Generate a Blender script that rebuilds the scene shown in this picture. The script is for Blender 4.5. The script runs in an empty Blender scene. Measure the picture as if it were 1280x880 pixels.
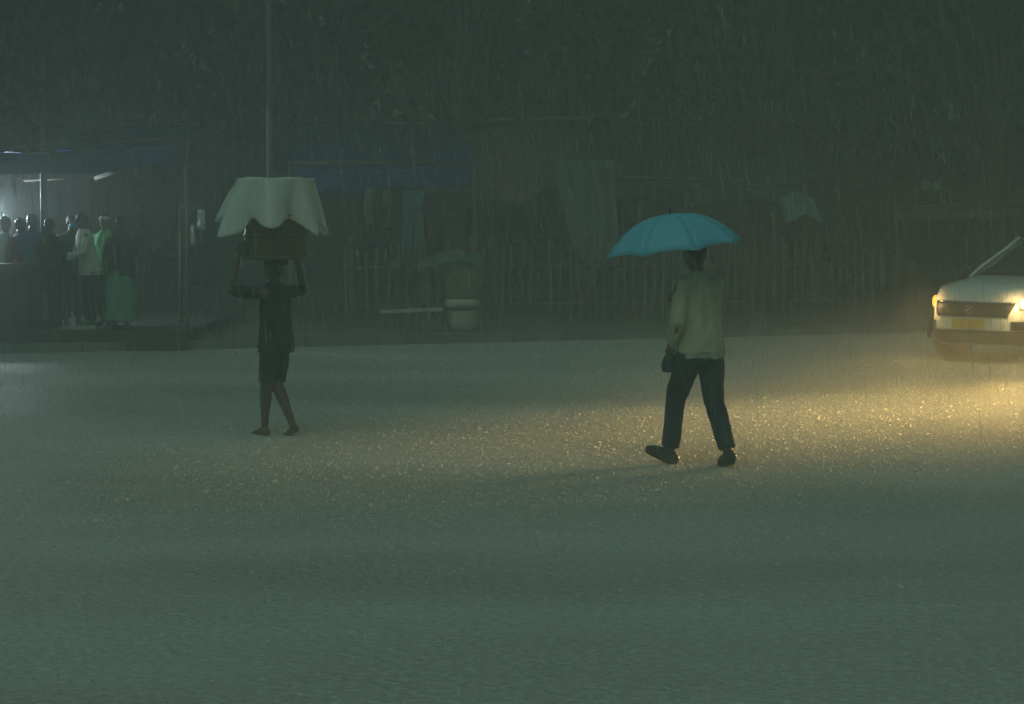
import bpy, bmesh, math, random
import numpy as np
from mathutils import Vector, Matrix, noise as mnoise
R = math.radians
random.seed(7); np.random.seed(7)
scene = bpy.context.scene
col = scene.collection

# ------------------------------------------------------------------ camera, sky, sun, exposure
FP = 3000.0                       # focal length in photo pixels (1280 wide)
CAM_H = 2.0
PITCH = math.atan(180.0 / FP)     # horizon sits 180 px above the picture's middle
cam_d = bpy.data.cameras.new("camera"); cam = bpy.data.objects.new("camera", cam_d); col.objects.link(cam)
cam.location = (0, 0, CAM_H); cam.rotation_euler = (R(90) - PITCH, 0, 0)
cam_d.sensor_width = 36; cam_d.lens = 36 * FP / 1280
cam_d.clip_start = 0.1; cam_d.clip_end = 2000
scene.camera = cam

SUN_EL, SUN_ROT = R(58), R(200)
world = bpy.data.worlds.new("World"); scene.world = world; world.use_nodes = True
wn = world.node_tree; wn.nodes.clear()
sky = wn.nodes.new("ShaderNodeTexSky"); sky.sky_type = 'NISHITA'; sky.sun_disc = False
sky.sun_elevation = SUN_EL; sky.sun_rotation = SUN_ROT; sky.air_density = 1.0; sky.dust_density = 6.0; sky.ozone_density = 1.0
tint = wn.nodes.new("ShaderNodeMixRGB"); tint.blend_type = 'MULTIPLY'; tint.inputs[0].default_value = 1.0
tint.inputs[2].default_value = (0.56, 1.0, 0.78, 1)     # heavy monsoon cloud: grey-green light
bg = wn.nodes.new("ShaderNodeBackground"); bg.inputs[1].default_value = 0.05
wo = wn.nodes.new("ShaderNodeOutputWorld")
wn.links.new(sky.outputs[0], tint.inputs[1]); wn.links.new(tint.outputs[0], bg.inputs[0]); wn.links.new(bg.outputs[0], wo.inputs[0])

sun_d = bpy.data.lights.new("sun", 'SUN'); sun_d.energy = 0.5; sun_d.angle = R(40); sun_d.color = (0.72, 1.0, 0.84)
sun = bpy.data.objects.new("sun", sun_d); col.objects.link(sun)
sun.rotation_euler = (R(90) - SUN_EL, 0, R(180) - SUN_ROT)

vs = scene.view_settings
vs.view_transform = 'Standard'; vs.look = 'None'; vs.gamma = 1.0; vs.use_curve_mapping = False
vs.exposure = -0.7
scene.cycles.use_denoising = True
scene.cycles.max_bounces = 6; scene.cycles.diffuse_bounces = 2; scene.cycles.glossy_bounces = 2
scene.cycles.transparent_max_bounces = 24; scene.cycles.transmission_bounces = 3; scene.cycles.volume_bounces = 1
scene.cycles.sample_clamp_indirect = 4.0

HAZE_DENSITY = 0.0185

# ------------------------------------------------------------------ helpers
CP, SP = math.cos(PITCH), math.sin(PITCH)
def at(px, py, Y):
    """world point seen at photo pixel (px,py) at depth Y in front of the camera"""
    x, y = (px - 640) / FP, (440 - py) / FP
    d = (x, CP + y * SP, -SP + y * CP)
    k = Y / d[1]
    return Vector((d[0] * k, Y, CAM_H + d[2] * k))
def atx(px, Y): return at(px, 440, Y).x
def ground_at(px, py):
    x, y = (px - 640) / FP, (440 - py) / FP
    d = (x, CP + y * SP, -SP + y * CP)
    k = -CAM_H / d[2]
    return Vector((d[0] * k, d[1] * k, 0))

class MB:
    def __init__(s): s.v = []; s.f = []; s.uv = None
    def add(s, vs_, fs):
        b = len(s.v); s.v.extend([tuple(p) for p in vs_]); s.f.extend([tuple(i + b for i in f) for f in fs]); return s
    def box(s, c, size, rot=None):
        c = Vector(c); hx, hy, hz = size[0] / 2, size[1] / 2, size[2] / 2
        P = [Vector((x, y, z)) for x in (-hx, hx) for y in (-hy, hy) for z in (-hz, hz)]
        if rot is not None: P = [rot @ p for p in P]
        return s.add([p + c for p in P], [(0,1,3,2),(4,6,7,5),(0,4,5,1),(2,3,7,6),(0,2,6,4),(1,5,7,3)])
    def tube(s, pts, rad, n=8, cap=True, round_ends=False):
        pts = [Vector(p) for p in pts]
        rad = list(rad) if hasattr(rad, '__len__') else [rad] * len(pts)
        if round_ends:
            d0 = (pts[0] - pts[1]).normalized(); d1 = (pts[-1] - pts[-2]).normalized()
            p0, r0, p1, r1 = pts[0], rad[0], pts[-1], rad[-1]
            pts = [p0 + d0 * r0 * .95, p0 + d0 * r0 * .6] + pts + [p1 + d1 * r1 * .6, p1 + d1 * r1 * .95]
            rad = [r0 * .3, r0 * .8] + rad + [r1 * .8, r1 * .3]
        t = (pts[1] - pts[0]).normalized()
        u = t.orthogonal().normalized()
        V = []
        for i, p in enumerate(pts):
            if i == 0: tt = t
            elif i == len(pts) - 1: tt = (pts[i] - pts[i-1]).normalized()
            else: tt = ((pts[i+1] - pts[i]).normalized() + (pts[i] - pts[i-1]).normalized()).normalized()
            u = (u - tt * u.dot(tt)).normalized(); w = tt.cross(u)
            for k in range(n):
                a = 2 * math.pi * k / n
                V.append(p + (u * math.cos(a) + w * math.sin(a)) * rad[i])
        F = []
        for i in range(len(pts) - 1):
            for k in range(n):
                k2 = (k + 1) % n
                F.append((i*n+k, i*n+k2, (i+1)*n+k2, (i+1)*n+k))
        if cap:
            F.append(tuple(range(n))[::-1]); F.append(tuple((len(pts)-1)*n + k for k in range(n)))
        return s.add(V, F)
    def lathe(s, prof, n=24, c=(0,0,0), cap=True):
        V = []; F = []
        for (r, z) in prof:
            for k in range(n):
                a = 2*math.pi*k/n; V.append((c[0]+r*math.cos(a), c[1]+r*math.sin(a), c[2]+z))
        for i in range(len(prof)-1):
            for k in range(n):
                k2 = (k+1) % n; F.append((i*n+k, i*n+k2, (i+1)*n+k2, (i+1)*n+k))
        if cap:
            F.append(tuple(range(n))[::-1]); F.append(tuple((len(prof)-1)*n+k for k in range(n)))
        return s.add(V, F)
    def ell(s, c, r, n=14, m=9, rot=None):
        c = Vector(c); V = []; F = []
        for j in range(m + 1):
            th = math.pi * (j + .001) / (m + .002)
            for k in range(n):
                a = 2*math.pi*k/n
                p = Vector((r[0]*math.sin(th)*math.cos(a), r[1]*math.sin(th)*math.sin(a), r[2]*math.cos(th)))
                if rot is not None: p = rot @ p
                V.append(c + p)
        for j in range(m):
            for k in range(n):
                k2 = (k+1) % n; F.append((j*n+k, (j+1)*n+k, (j+1)*n+k2, j*n+k2))
        F.append(tuple(range(n))); F.append(tuple(m*n+k for k in range(n))[::-1])
        return s.add(V, F)
    def loft(s, rings, n=20, ex=2.3):
        """rings: (centre, rx, ry): horizontal super-ellipse rings"""
        V = []; F = []
        for (c, rx, ry) in rings:
            for k in range(n):
                a = 2*math.pi*k/n; ca, sa = math.cos(a), math.sin(a)
                V.append((c[0] + rx*math.copysign(abs(ca)**(2/ex), ca), c[1] + ry*math.copysign(abs(sa)**(2/ex), sa), c[2]))
        for i in range(len(rings)-1):
            for k in range(n):
                k2 = (k+1) % n; F.append((i*n+k, i*n+k2, (i+1)*n+k2, (i+1)*n+k))
        F.append(tuple(range(n))[::-1]); F.append(tuple((len(rings)-1)*n+k for k in range(n)))
        return s.add(V, F)
    def grid(s, P, thick=0.0):
        """P: rows of points -> sheet; thick > 0 gives it a back"""
        h, w = len(P), len(P[0])
        V = [p for row in P for p in row]; F = []
        for i in range(h-1):
            for j in range(w-1): F.append((i*w+j, i*w+j+1, (i+1)*w+j+1, (i+1)*w+j))
        if thick:
            me = bpy.data.meshes.new("tmp"); me.from_pydata([tuple(v) for v in V], [], F); me.update()
            N = [v.normal.copy() for v in me.vertices]; bpy.data.meshes.remove(me)
            B = [Vector(v) - n_ * thick for v, n_ in zip(V, N)]; o = len(V)
            F += [tuple(i + o for i in f[::-1]) for f in F]
            V = V + B
            e = [(0*w+j, 0*w+j+1) for j in range(w-1)] + [(i*w+w-1, (i+1)*w+w-1) for i in range(h-1)] + \
                [((h-1)*w+j+1, (h-1)*w+j) for j in range(w-1)] + [((i+1)*w, i*w) for i in range(h-1)]
            F += [(b, a, a + o, b + o) for a, b in e]
        return s.add(V, F)
    def mesh(s, name):
        me = bpy.data.meshes.new(name); me.from_pydata(s.v, [], s.f); me.update(); return me
    def build(s, name, mat, parent=None, smooth=True, loc=None):
        return obj(name, s.mesh(name), mat, parent, smooth, loc)

def obj(name, me, mat, parent=None, smooth=True, loc=None):
    if mat is not None and not me.materials: me.materials.append(mat)
    if smooth: me.polygons.foreach_set("use_smooth", [True] * len(me.polygons)); me.update()
    o = bpy.data.objects.new(name, me); col.objects.link(o)
    if parent is not None: o.parent = parent
    if loc is not None: o.location = loc
    return o
def tag(o, label=None, cat=None, group=None, kind=None):
    if label: o["label"] = label
    if cat: o["category"] = cat
    if group: o["group"] = group
    if kind: o["kind"] = kind
    return o
def empty(name, loc=(0,0,0), rz=0, label=None, cat=None, group=None):
    o = bpy.data.objects.new(name, None); col.objects.link(o); o.location = loc; o.rotation_euler = (0, 0, rz)
    o.empty_display_size = .2
    return tag(o, label, cat, group)
def copy_tree(o, parent=None):
    c = o.copy(); col.objects.link(c); c.parent = parent
    for ch in list(o.children): copy_tree(ch, c)
    return c
def sculpt(mb, name, voxel, it=4, fold=0.0, fold_scale=9.0, fold_stretch=.35, seed=0.0):
    """fuse overlapping solids into one continuous smooth surface"""
    me = mb.mesh("raw"); o = bpy.data.objects.new("raw", me); col.objects.link(o)
    m = o.modifiers.new("r", 'REMESH'); m.mode = 'VOXEL'; m.voxel_size = voxel
    s = o.modifiers.new("s", 'SMOOTH'); s.factor = .5; s.iterations = it
    dg = bpy.context.evaluated_depsgraph_get(); dg.update()
    out = bpy.data.meshes.new_from_object(o.evaluated_get(dg)); out.name = name
    bpy.data.objects.remove(o); bpy.data.meshes.remove(me)
    if fold:
        out.update()
        for v in out.vertices:
            p = v.co
            q = Vector((p.x * fold_scale + seed, p.y * fold_scale, p.z * fold_scale * fold_stretch))
            d = mnoise.noise(q) + .5 * mnoise.noise(q * 2.3)
            v.co = p + v.normal * d * fold
        out.update()
    return out

# ------------------------------------------------------------------ materials
def mat(name, color, rough=.7, spec=.4, noise_amt=.25, nscale=6.0, bump=0.0, bscale=40.0, trans=0.0, alpha=0.0, metal=0.0, coat=0.0, stretch=None):
    m = bpy.data.materials.new(name); m.use_nodes = True; nt = m.node_tree; N = nt.nodes; L = nt.links
    p = N["Principled BSDF"]; out = N["Material Output"]
    p.inputs["Roughness"].default_value = rough; p.inputs["Specular IOR Level"].default_value = spec
    p.inputs["Metallic"].default_value = metal; p.inputs["Coat Weight"].default_value = coat
    tc = N.new("ShaderNodeTexCoord"); mp = N.new("ShaderNodeMapping"); L.new(tc.outputs["Object"], mp.inputs[0])
    if stretch: mp.inputs["Scale"].default_value = stretch
    nz = N.new("ShaderNodeTexNoise"); nz.inputs["Scale"].default_value = nscale; nz.inputs["Detail"].default_value = 5
    L.new(mp.outputs[0], nz.inputs[0])
    rp = N.new("ShaderNodeValToRGB"); c = color
    lo = [x * (1 - noise_amt) for x in c]; hi = [min(1, x * (1 + noise_amt)) for x in c]
    rp.color_ramp.elements[0].position = .3; rp.color_ramp.elements[1].position = .7
    rp.color_ramp.elements[0].color = (*lo, 1); rp.color_ramp.elements[1].color = (*hi, 1)
    L.new(nz.outputs[0], rp.inputs[0]); L.new(rp.outputs[0], p.inputs["Base Color"])
    if bump:
        n2 = N.new("ShaderNodeTexNoise"); n2.inputs["Scale"].default_value = bscale; n2.inputs["Detail"].default_value = 4
        L.new(mp.outputs[0], n2.inputs[0])
        b = N.new("ShaderNodeBump"); b.inputs["Strength"].default_value = bump; b.inputs["Distance"].default_value = .02
        L.new(n2.outputs[0], b.inputs["Height"]); L.new(b.outputs[0], p.inputs["Normal"])
    sh = p.outputs[0]
    if trans:
        t = N.new("ShaderNodeBsdfTranslucent"); L.new(rp.outputs[0], t.inputs[0])
        mx = N.new("ShaderNodeMixShader"); mx.inputs[0].default_value = trans
        L.new(sh, mx.inputs[1]); L.new(t.outputs[0], mx.inputs[2]); sh = mx.outputs[0]
    if alpha:
        t = N.new("ShaderNodeBsdfTransparent"); mx = N.new("ShaderNodeMixShader"); mx.inputs[0].default_value = alpha
        L.new(sh, mx.inputs[1]); L.new(t.outputs[0], mx.inputs[2]); sh = mx.outputs[0]
    L.new(sh, out.inputs[0])
    return m
def emit(name, color, strength):
    m = bpy.data.materials.new(name); m.use_nodes = True; nt = m.node_tree; nt.nodes.clear()
    e = nt.nodes.new("ShaderNodeEmission"); e.inputs[0].default_value = (*color, 1); e.inputs[1].default_value = strength
    o = nt.nodes.new("ShaderNodeOutputMaterial"); nt.links.new(e.outputs[0], o.inputs[0]); return m

M = {}
M['skin'] = mat("brown_skin", (.17, .095, .06), .5, .4, .12, 20)
M['skin_dark'] = mat("dark_skin", (.10, .055, .035), .45, .5, .12, 20)
M['hair'] = mat("black_hair", (.008, .008, .008), .4, .5, .2, 60, .4, 120)
M['eye'] = mat("eye_dark", (.03, .025, .02), .2, .6)
M['tan_shirt'] = mat("wet_tan_shirt", (.43, .395, .28), .75, .25, .22, 5, .25, 60)
M['slate'] = mat("slate_trousers", (.030, .036, .040), .75, .3, .25, 6, .3, 60)
M['dark_top'] = mat("dark_wet_top", (.016, .018, .018), .75, .3, .3, 6, .3, 60)
M['dark_shorts'] = mat("dark_shorts", (.012, .018, .02), .75, .3, .3, 6, .3, 60)
M['shoe'] = mat("dark_shoe", (.02, .02, .02), .45, .5, .2, 30)
M['bag'] = mat("dark_bag", (.012, .014, .014), .5, .5)
M['teal'] = mat("teal_umbrella", (.19, .66, .86), .45, .4, .08, 3, .1, 90, trans=.42)
M['black_metal'] = mat("black_metal", (.02, .02, .02), .4, .6)
M['steel'] = mat("grey_steel", (.35, .36, .36), .4, .6, .2, 12, metal=.6)
M['pole'] = mat("pole_paint", (.15, .165, .155), .6, .4, .25, 3, .2, 30)
M['plastic'] = mat("clear_plastic_sheet", (.90, .94, .92), .3, .5, .06, 4, .2, 14, trans=.45, alpha=.33)
M['wicker'] = mat("wicker", (.11, .085, .045), .7, .3, .45, 30, .8, 45, stretch=(1,1,3))
M['wood'] = mat("weathered_wood", (.10, .085, .062), .75, .3, .35, 5, .5, 30, stretch=(1,1,.2))
M['palewood'] = mat("pale_plank", (.42, .40, .33), .7, .3, .25, 5, .3, 30)
M['blue_tarp'] = mat("blue_tarp", (.012, .065, .20), .5, .4, .35, 1.4, .5, 6)
M['slate_tarp'] = mat("slate_blue_tarp", (.022, .048, .055), .5, .4, .35, 1.2, .5, 6)
M['teal_tarp'] = mat("faded_teal_tarp", (.040, .085, .080), .55, .4, .3, 1.6, .5, 7)
M['brown_cloth'] = mat("brown_cloth", (.10, .07, .05), .8, .2, .35, 2, .5, 7)
M['leaf'] = mat("leaf", (.030, .055, .022), .6, .35, .5, .5, trans=.25)
M['bark'] = mat("bark", (.07, .055, .04), .85, .2, .4, 5, .9, 18, stretch=(1,1,.3))
M['mudwall'] = mat("stained_wall", (.055, .058, .05), .85, .2, .5, .7, .4, 8)
M['mud'] = mat("wet_mud", (.15, .147, .13), .45, .5, .4, 1.2, .8, 10)
M['kerb'] = mat("kerb_stone", (.17, .17, .16), .6, .4, .35, 2, .5, 25)
M['white_cloth'] = mat("white_cloth", (.72, .72, .68), .8, .2, .08, 6, .3, 40)
M['blue_cloth'] = mat("blue_cloth", (.10, .20, .36), .8, .2, .15, 6, .3, 40)
M['red_cloth'] = mat("red_cloth", (.30, .06, .05), .8, .2, .15, 6, .3, 40)
M['green_cloth'] = mat("green_cloth", (.10, .42, .17), .8, .2, .12, 6, .3, 40)
M['pale_green'] = mat("pale_green_cloth", (.12, .27, .18), .8, .2, .12, 6, .3, 40)
M['grey_cloth'] = mat("grey_green_cloth", (.11, .14, .12), .8, .2, .15, 6, .3, 40)
M['teal_cloth'] = mat("teal_cloth", (.055, .15, .165), .8, .2, .15, 6, .3, 40)
M['mask'] = mat("blue_mask", (.08, .45, .75), .7, .3, .05)
M['car_white'] = mat("car_paint", (.74, .75, .73), .22, .5, .03, 2, coat=.6)
M['car_black'] = mat("black_trim", (.02, .02, .02), .5, .4, .2, 20)
M['glass'] = mat("dark_glass", (.03, .035, .035), .08, .6, .1, 2)
M['lens'] = mat("clear_lens", (.42,.42,.40), .1, .6, .05, 5)
M['chrome'] = mat("chrome", (.75, .75, .75), .12, .6, .03, 4, metal=1)
M['yellow'] = mat("yellow_plate", (.75, .50, .05), .5, .4, .05)
M['rubber'] = mat("rubber", (.015, .015, .015), .8, .2)
M['bucket'] = mat("pale_bucket", (.40, .40, .34), .5, .4, .15, 5)
M['sack'] = mat("jute_sack", (.17, .16, .10), .85, .2, .3, 10, .5, 60)
M['roof_brown'] = mat("brown_sheet", (.12, .07, .035), .6, .4, .4, 2, .4, 10)  # mottled brown sheet for the low stall roof
M['lamp_on'] = emit("headlamp_on", (1.0, .74, .36), 26.0)
M['amber_on'] = emit("amber_lamp_on", (1.0, .42, .05), 5.5)
M['bulb_on'] = emit("led_bulb_on", (.75, .92, 1.0), 14.0)

# wet road: dark asphalt under a film of rain-beaten water
def road_material():
    m = bpy.data.materials.new("wet_road"); m.use_nodes = True; nt = m.node_tree; N = nt.nodes; L = nt.links
    p = N["Principled BSDF"]
    tc = N.new("ShaderNodeTexCoord")
    n1 = N.new("ShaderNodeTexNoise"); n1.inputs["Scale"].default_value = .22; n1.inputs["Detail"].default_value = 6; n1.inputs["Roughness"].default_value = .6
    mp = N.new("ShaderNodeMapping"); mp.inputs["Scale"].default_value = (.55, 1.5, 1)
    L.new(tc.outputs["Object"], mp.inputs[0]); L.new(mp.outputs[0], n1.inputs[0])
    rp = N.new("ShaderNodeValToRGB"); rp.color_ramp.elements[0].position = .32; rp.color_ramp.elements[1].position = .7
    rp.color_ramp.elements[0].color = (.29, .295, .28, 1); rp.color_ramp.elements[1].color = (.48, .48, .465, 1)
    L.new(n1.outputs[0], rp.inputs[0])
    n2 = N.new("ShaderNodeTexNoise"); n2.inputs["Scale"].default_value = 26; n2.inputs["Detail"].default_value = 3
    L.new(tc.outputs["Object"], n2.inputs[0])
    mx = N.new("ShaderNodeMixRGB"); mx.blend_type = 'OVERLAY'; mx.inputs[0].default_value = .45
    L.new(rp.outputs[0], mx.inputs[1]); L.new(n2.outputs[0], mx.inputs[2]); n4 = N.new("ShaderNodeTexNoise"); n4.inputs["Scale"].default_value = 19; n4.inputs["Detail"].default_value = 4; n4.inputs["Roughness"].default_value = .65
    L.new(tc.outputs["Object"], n4.inputs[0])
    fr = N.new("ShaderNodeMapRange"); fr.inputs[1].default_value = .48; fr.inputs[2].default_value = .72; fr.inputs[3].default_value = 0; fr.inputs[4].default_value = .6
    L.new(n4.outputs[0], fr.inputs[0])
    fm = N.new("ShaderNodeMixRGB"); fm.inputs[2].default_value = (.66, .66, .63, 1)     # beaten foam and bubbles
    L.new(fr.outputs[0], fm.inputs[0]); L.new(mx.outputs[0], fm.inputs[1]); L.new(fm.outputs[0], p.inputs["Base Color"])
    rr = N.new("ShaderNodeMapRange"); rr.inputs[1].default_value = .35; rr.inputs[2].default_value = .65; rr.inputs[3].default_value = .54; rr.inputs[4].default_value = .72
    L.new(n1.outputs[0], rr.inputs[0]); L.new(rr.outputs[0], p.inputs["Roughness"])
    p.inputs["Specular IOR Level"].default_value = .35
    # drop ripples: small cells, and choppy water
    vo = N.new("ShaderNodeTexVoronoi"); vo.inputs["Scale"].default_value = 16; vo.feature = 'F1'
    L.new(tc.outputs["Object"], vo.inputs[0])
    n3 = N.new("ShaderNodeTexNoise"); n3.inputs["Scale"].default_value = 38; n3.inputs["Detail"].default_value = 3
    L.new(tc.outputs["Object"], n3.inputs[0])
    ad = N.new("ShaderNodeMath"); ad.operation = 'ADD'; L.new(vo.outputs["Distance"], ad.inputs[0]); L.new(n3.outputs[0], ad.inputs[1])
    b = N.new("ShaderNodeBump"); b.inputs["Strength"].default_value = .7; b.inputs["Distance"].default_value = .014
    L.new(ad.outputs[0], b.inputs["Height"]); L.new(b.outputs[0], p.inputs["Normal"])
    return m
M['road'] = road_material()
def water_material(name, a):
    m = bpy.data.materials.new(name); m.use_nodes = True; nt = m.node_tree; N = nt.nodes; L = nt.links; N.clear()
    d = N.new("ShaderNodeBsdfDiffuse"); d.inputs[0].default_value = (.85, .87, .85, 1)
    t = N.new("ShaderNodeBsdfTranslucent"); t.inputs[0].default_value = (.9, .9, .88, 1)
    g = N.new("ShaderNodeBsdfGlossy"); g.inputs["Roughness"].default_value = .25
    x = N.new("ShaderNodeBsdfTransparent")
    m1 = N.new("ShaderNodeMixShader"); m1.inputs[0].default_value = .55; L.new(d.outputs[0], m1.inputs[1]); L.new(t.outputs[0], m1.inputs[2])
    m2 = N.new("ShaderNodeMixShader"); m2.inputs[0].default_value = .15; L.new(m1.outputs[0], m2.inputs[1]); L.new(g.outputs[0], m2.inputs[2])
    m3 = N.new("ShaderNodeMixShader"); m3.inputs[0].default_value = a; L.new(m2.outputs[0], m3.inputs[1]); L.new(x.outputs[0], m3.inputs[2])
    o = N.new("ShaderNodeOutputMaterial"); L.new(m3.outputs[0], o.inputs[0]); return m
M['rain'] = water_material("rain_water", .64)
M['splash'] = water_material("splash_water", .60)

# ------------------------------------------------------------------ the setting
def kerb_y(x): return 35.9 + .42 * x            # road edge: nearer on the left
g = MB(); xs = np.linspace(-150, 150, 31); ys = np.linspace(-60, 160, 23)
g.grid([[Vector((x, y, 0)) for x in xs] for y in ys])
tag(g.build("road", M['road'], smooth=False), kind="structure")
# pavement with its kerb: one slab of earth standing .12 m above the road
pv = MB()
front = [(x, kerb_y(x) + .16) for x in np.linspace(-60, 60, 61)]
T = [Vector((x, y, .115 + .012 * mnoise.noise(Vector((x * .7, y, 0))))) for x, y in front]
Bk = [Vector((x, 150, .115)) for x, y in front]; Lo = [Vector((x, y, -.1)) for x, y in front]
pv.grid([Lo, T, [t.lerp(b, .1) for t, b in zip(T, Bk)], Bk])
tag(pv.build("pavement", M['mud'], smooth=False), kind="structure")
kb = MB()
for i in range(120):
    x0 = -60 + i; x1 = x0 + .985
    a, b = Vector((x0, kerb_y(x0), 0)), Vector((x1, kerb_y(x1), 0)); c = (a + b) / 2
    kb.box((c.x, c.y, .03 + random.uniform(-.004, .004)), ((b - a).length, .15, .2), Matrix.Rotation(math.atan2(b.y - a.y, b.x - a.x), 3, 'Z'))
tag(kb.build("kerb", M['kerb'], smooth=False), kind="structure")
# far compound wall closing the yard behind the stalls
wl = MB()
for i in range(24):
    x0 = -48 + i * 4
    wl.box((x0 + 2, 58, 1.95), (3.996, .25, 3.9)); wl.box((x0, 57.95, 2.05), (.4, .42, 4.1))
wl.box((0, 58, 3.96), (96, .36, .1))
tag(wl.build("compound_wall", M['mudwall'], smooth=False), "long stained wall closing the yard behind the stalls", "wall")

# ------------------------------------------------------------------ haze
hz = MB(); hz.box((0, 50, 8.5), (330, 240, 19))
hm = bpy.data.materials.new("rain_haze"); hm.use_nodes = True; hm.node_tree.nodes.clear()
pvn = hm.node_tree.nodes.new("ShaderNodeVolumePrincipled"); pvn.inputs["Color"].default_value = (.88, .93, .90, 1)
pvn.inputs["Density"].default_value = HAZE_DENSITY; pvn.inputs["Anisotropy"].default_value = .52
ho = hm.node_tree.nodes.new("ShaderNodeOutputMaterial"); hm.node_tree.links.new(pvn.outputs[0], ho.inputs["Volume"])
tag(hz.build("haze", hm, smooth=False), kind="stuff")

# ------------------------------------------------------------------ people
def hand_prims(mb, wr, d, n, side, curl, k):
    """palm, four fingers, thumb. d: direction from the wrist, n: palm normal, curl in degrees per joint"""
    d = d.normalized(); n = (n - d * n.dot(d)).normalized(); s = d.cross(n) * side
    L = .098 * k
    mb.tube([wr - d*.02*k, wr + d*.02*k], [.024*k, .027*k], 10, round_ends=True)
    for i in range(4):
        o = (i - 1.5) * .019 * k
        mb.tube([wr + d*.015*k + s*o*.6, wr + d*L*.92 + s*o], [.014*k, .0125*k], 8, round_ends=True)
    for i, fl in enumerate((.070, .080, .076, .060)):
        o = (1.5 - i) * .021 * k
        p = wr + d*L*.9 + s*o; a = 0; pts = [p - d*.02*k, p]
        for seg in (.45, .31, .24):
            a += R(curl); pts.append(pts[-1] + (d*math.cos(a) + n*math.sin(a)) * fl*k*seg*1.05)
        mb.tube(pts, [.010*k, .0098*k, .0092*k, .0085*k, .0075*k], 7, round_ends=True)
    p = wr + d*.028*k + s*.026*k
    mb.tube([p - s*.01*k, p + (d*.55 + s*.75 + n*.25).normalized()*.036*k, p + (d*.8 + s*.75 + n*(.25 + curl*.012)).normalized()*.064*k], [.015*k, .0115*k, .009*k], 7, round_ends=True)

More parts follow.
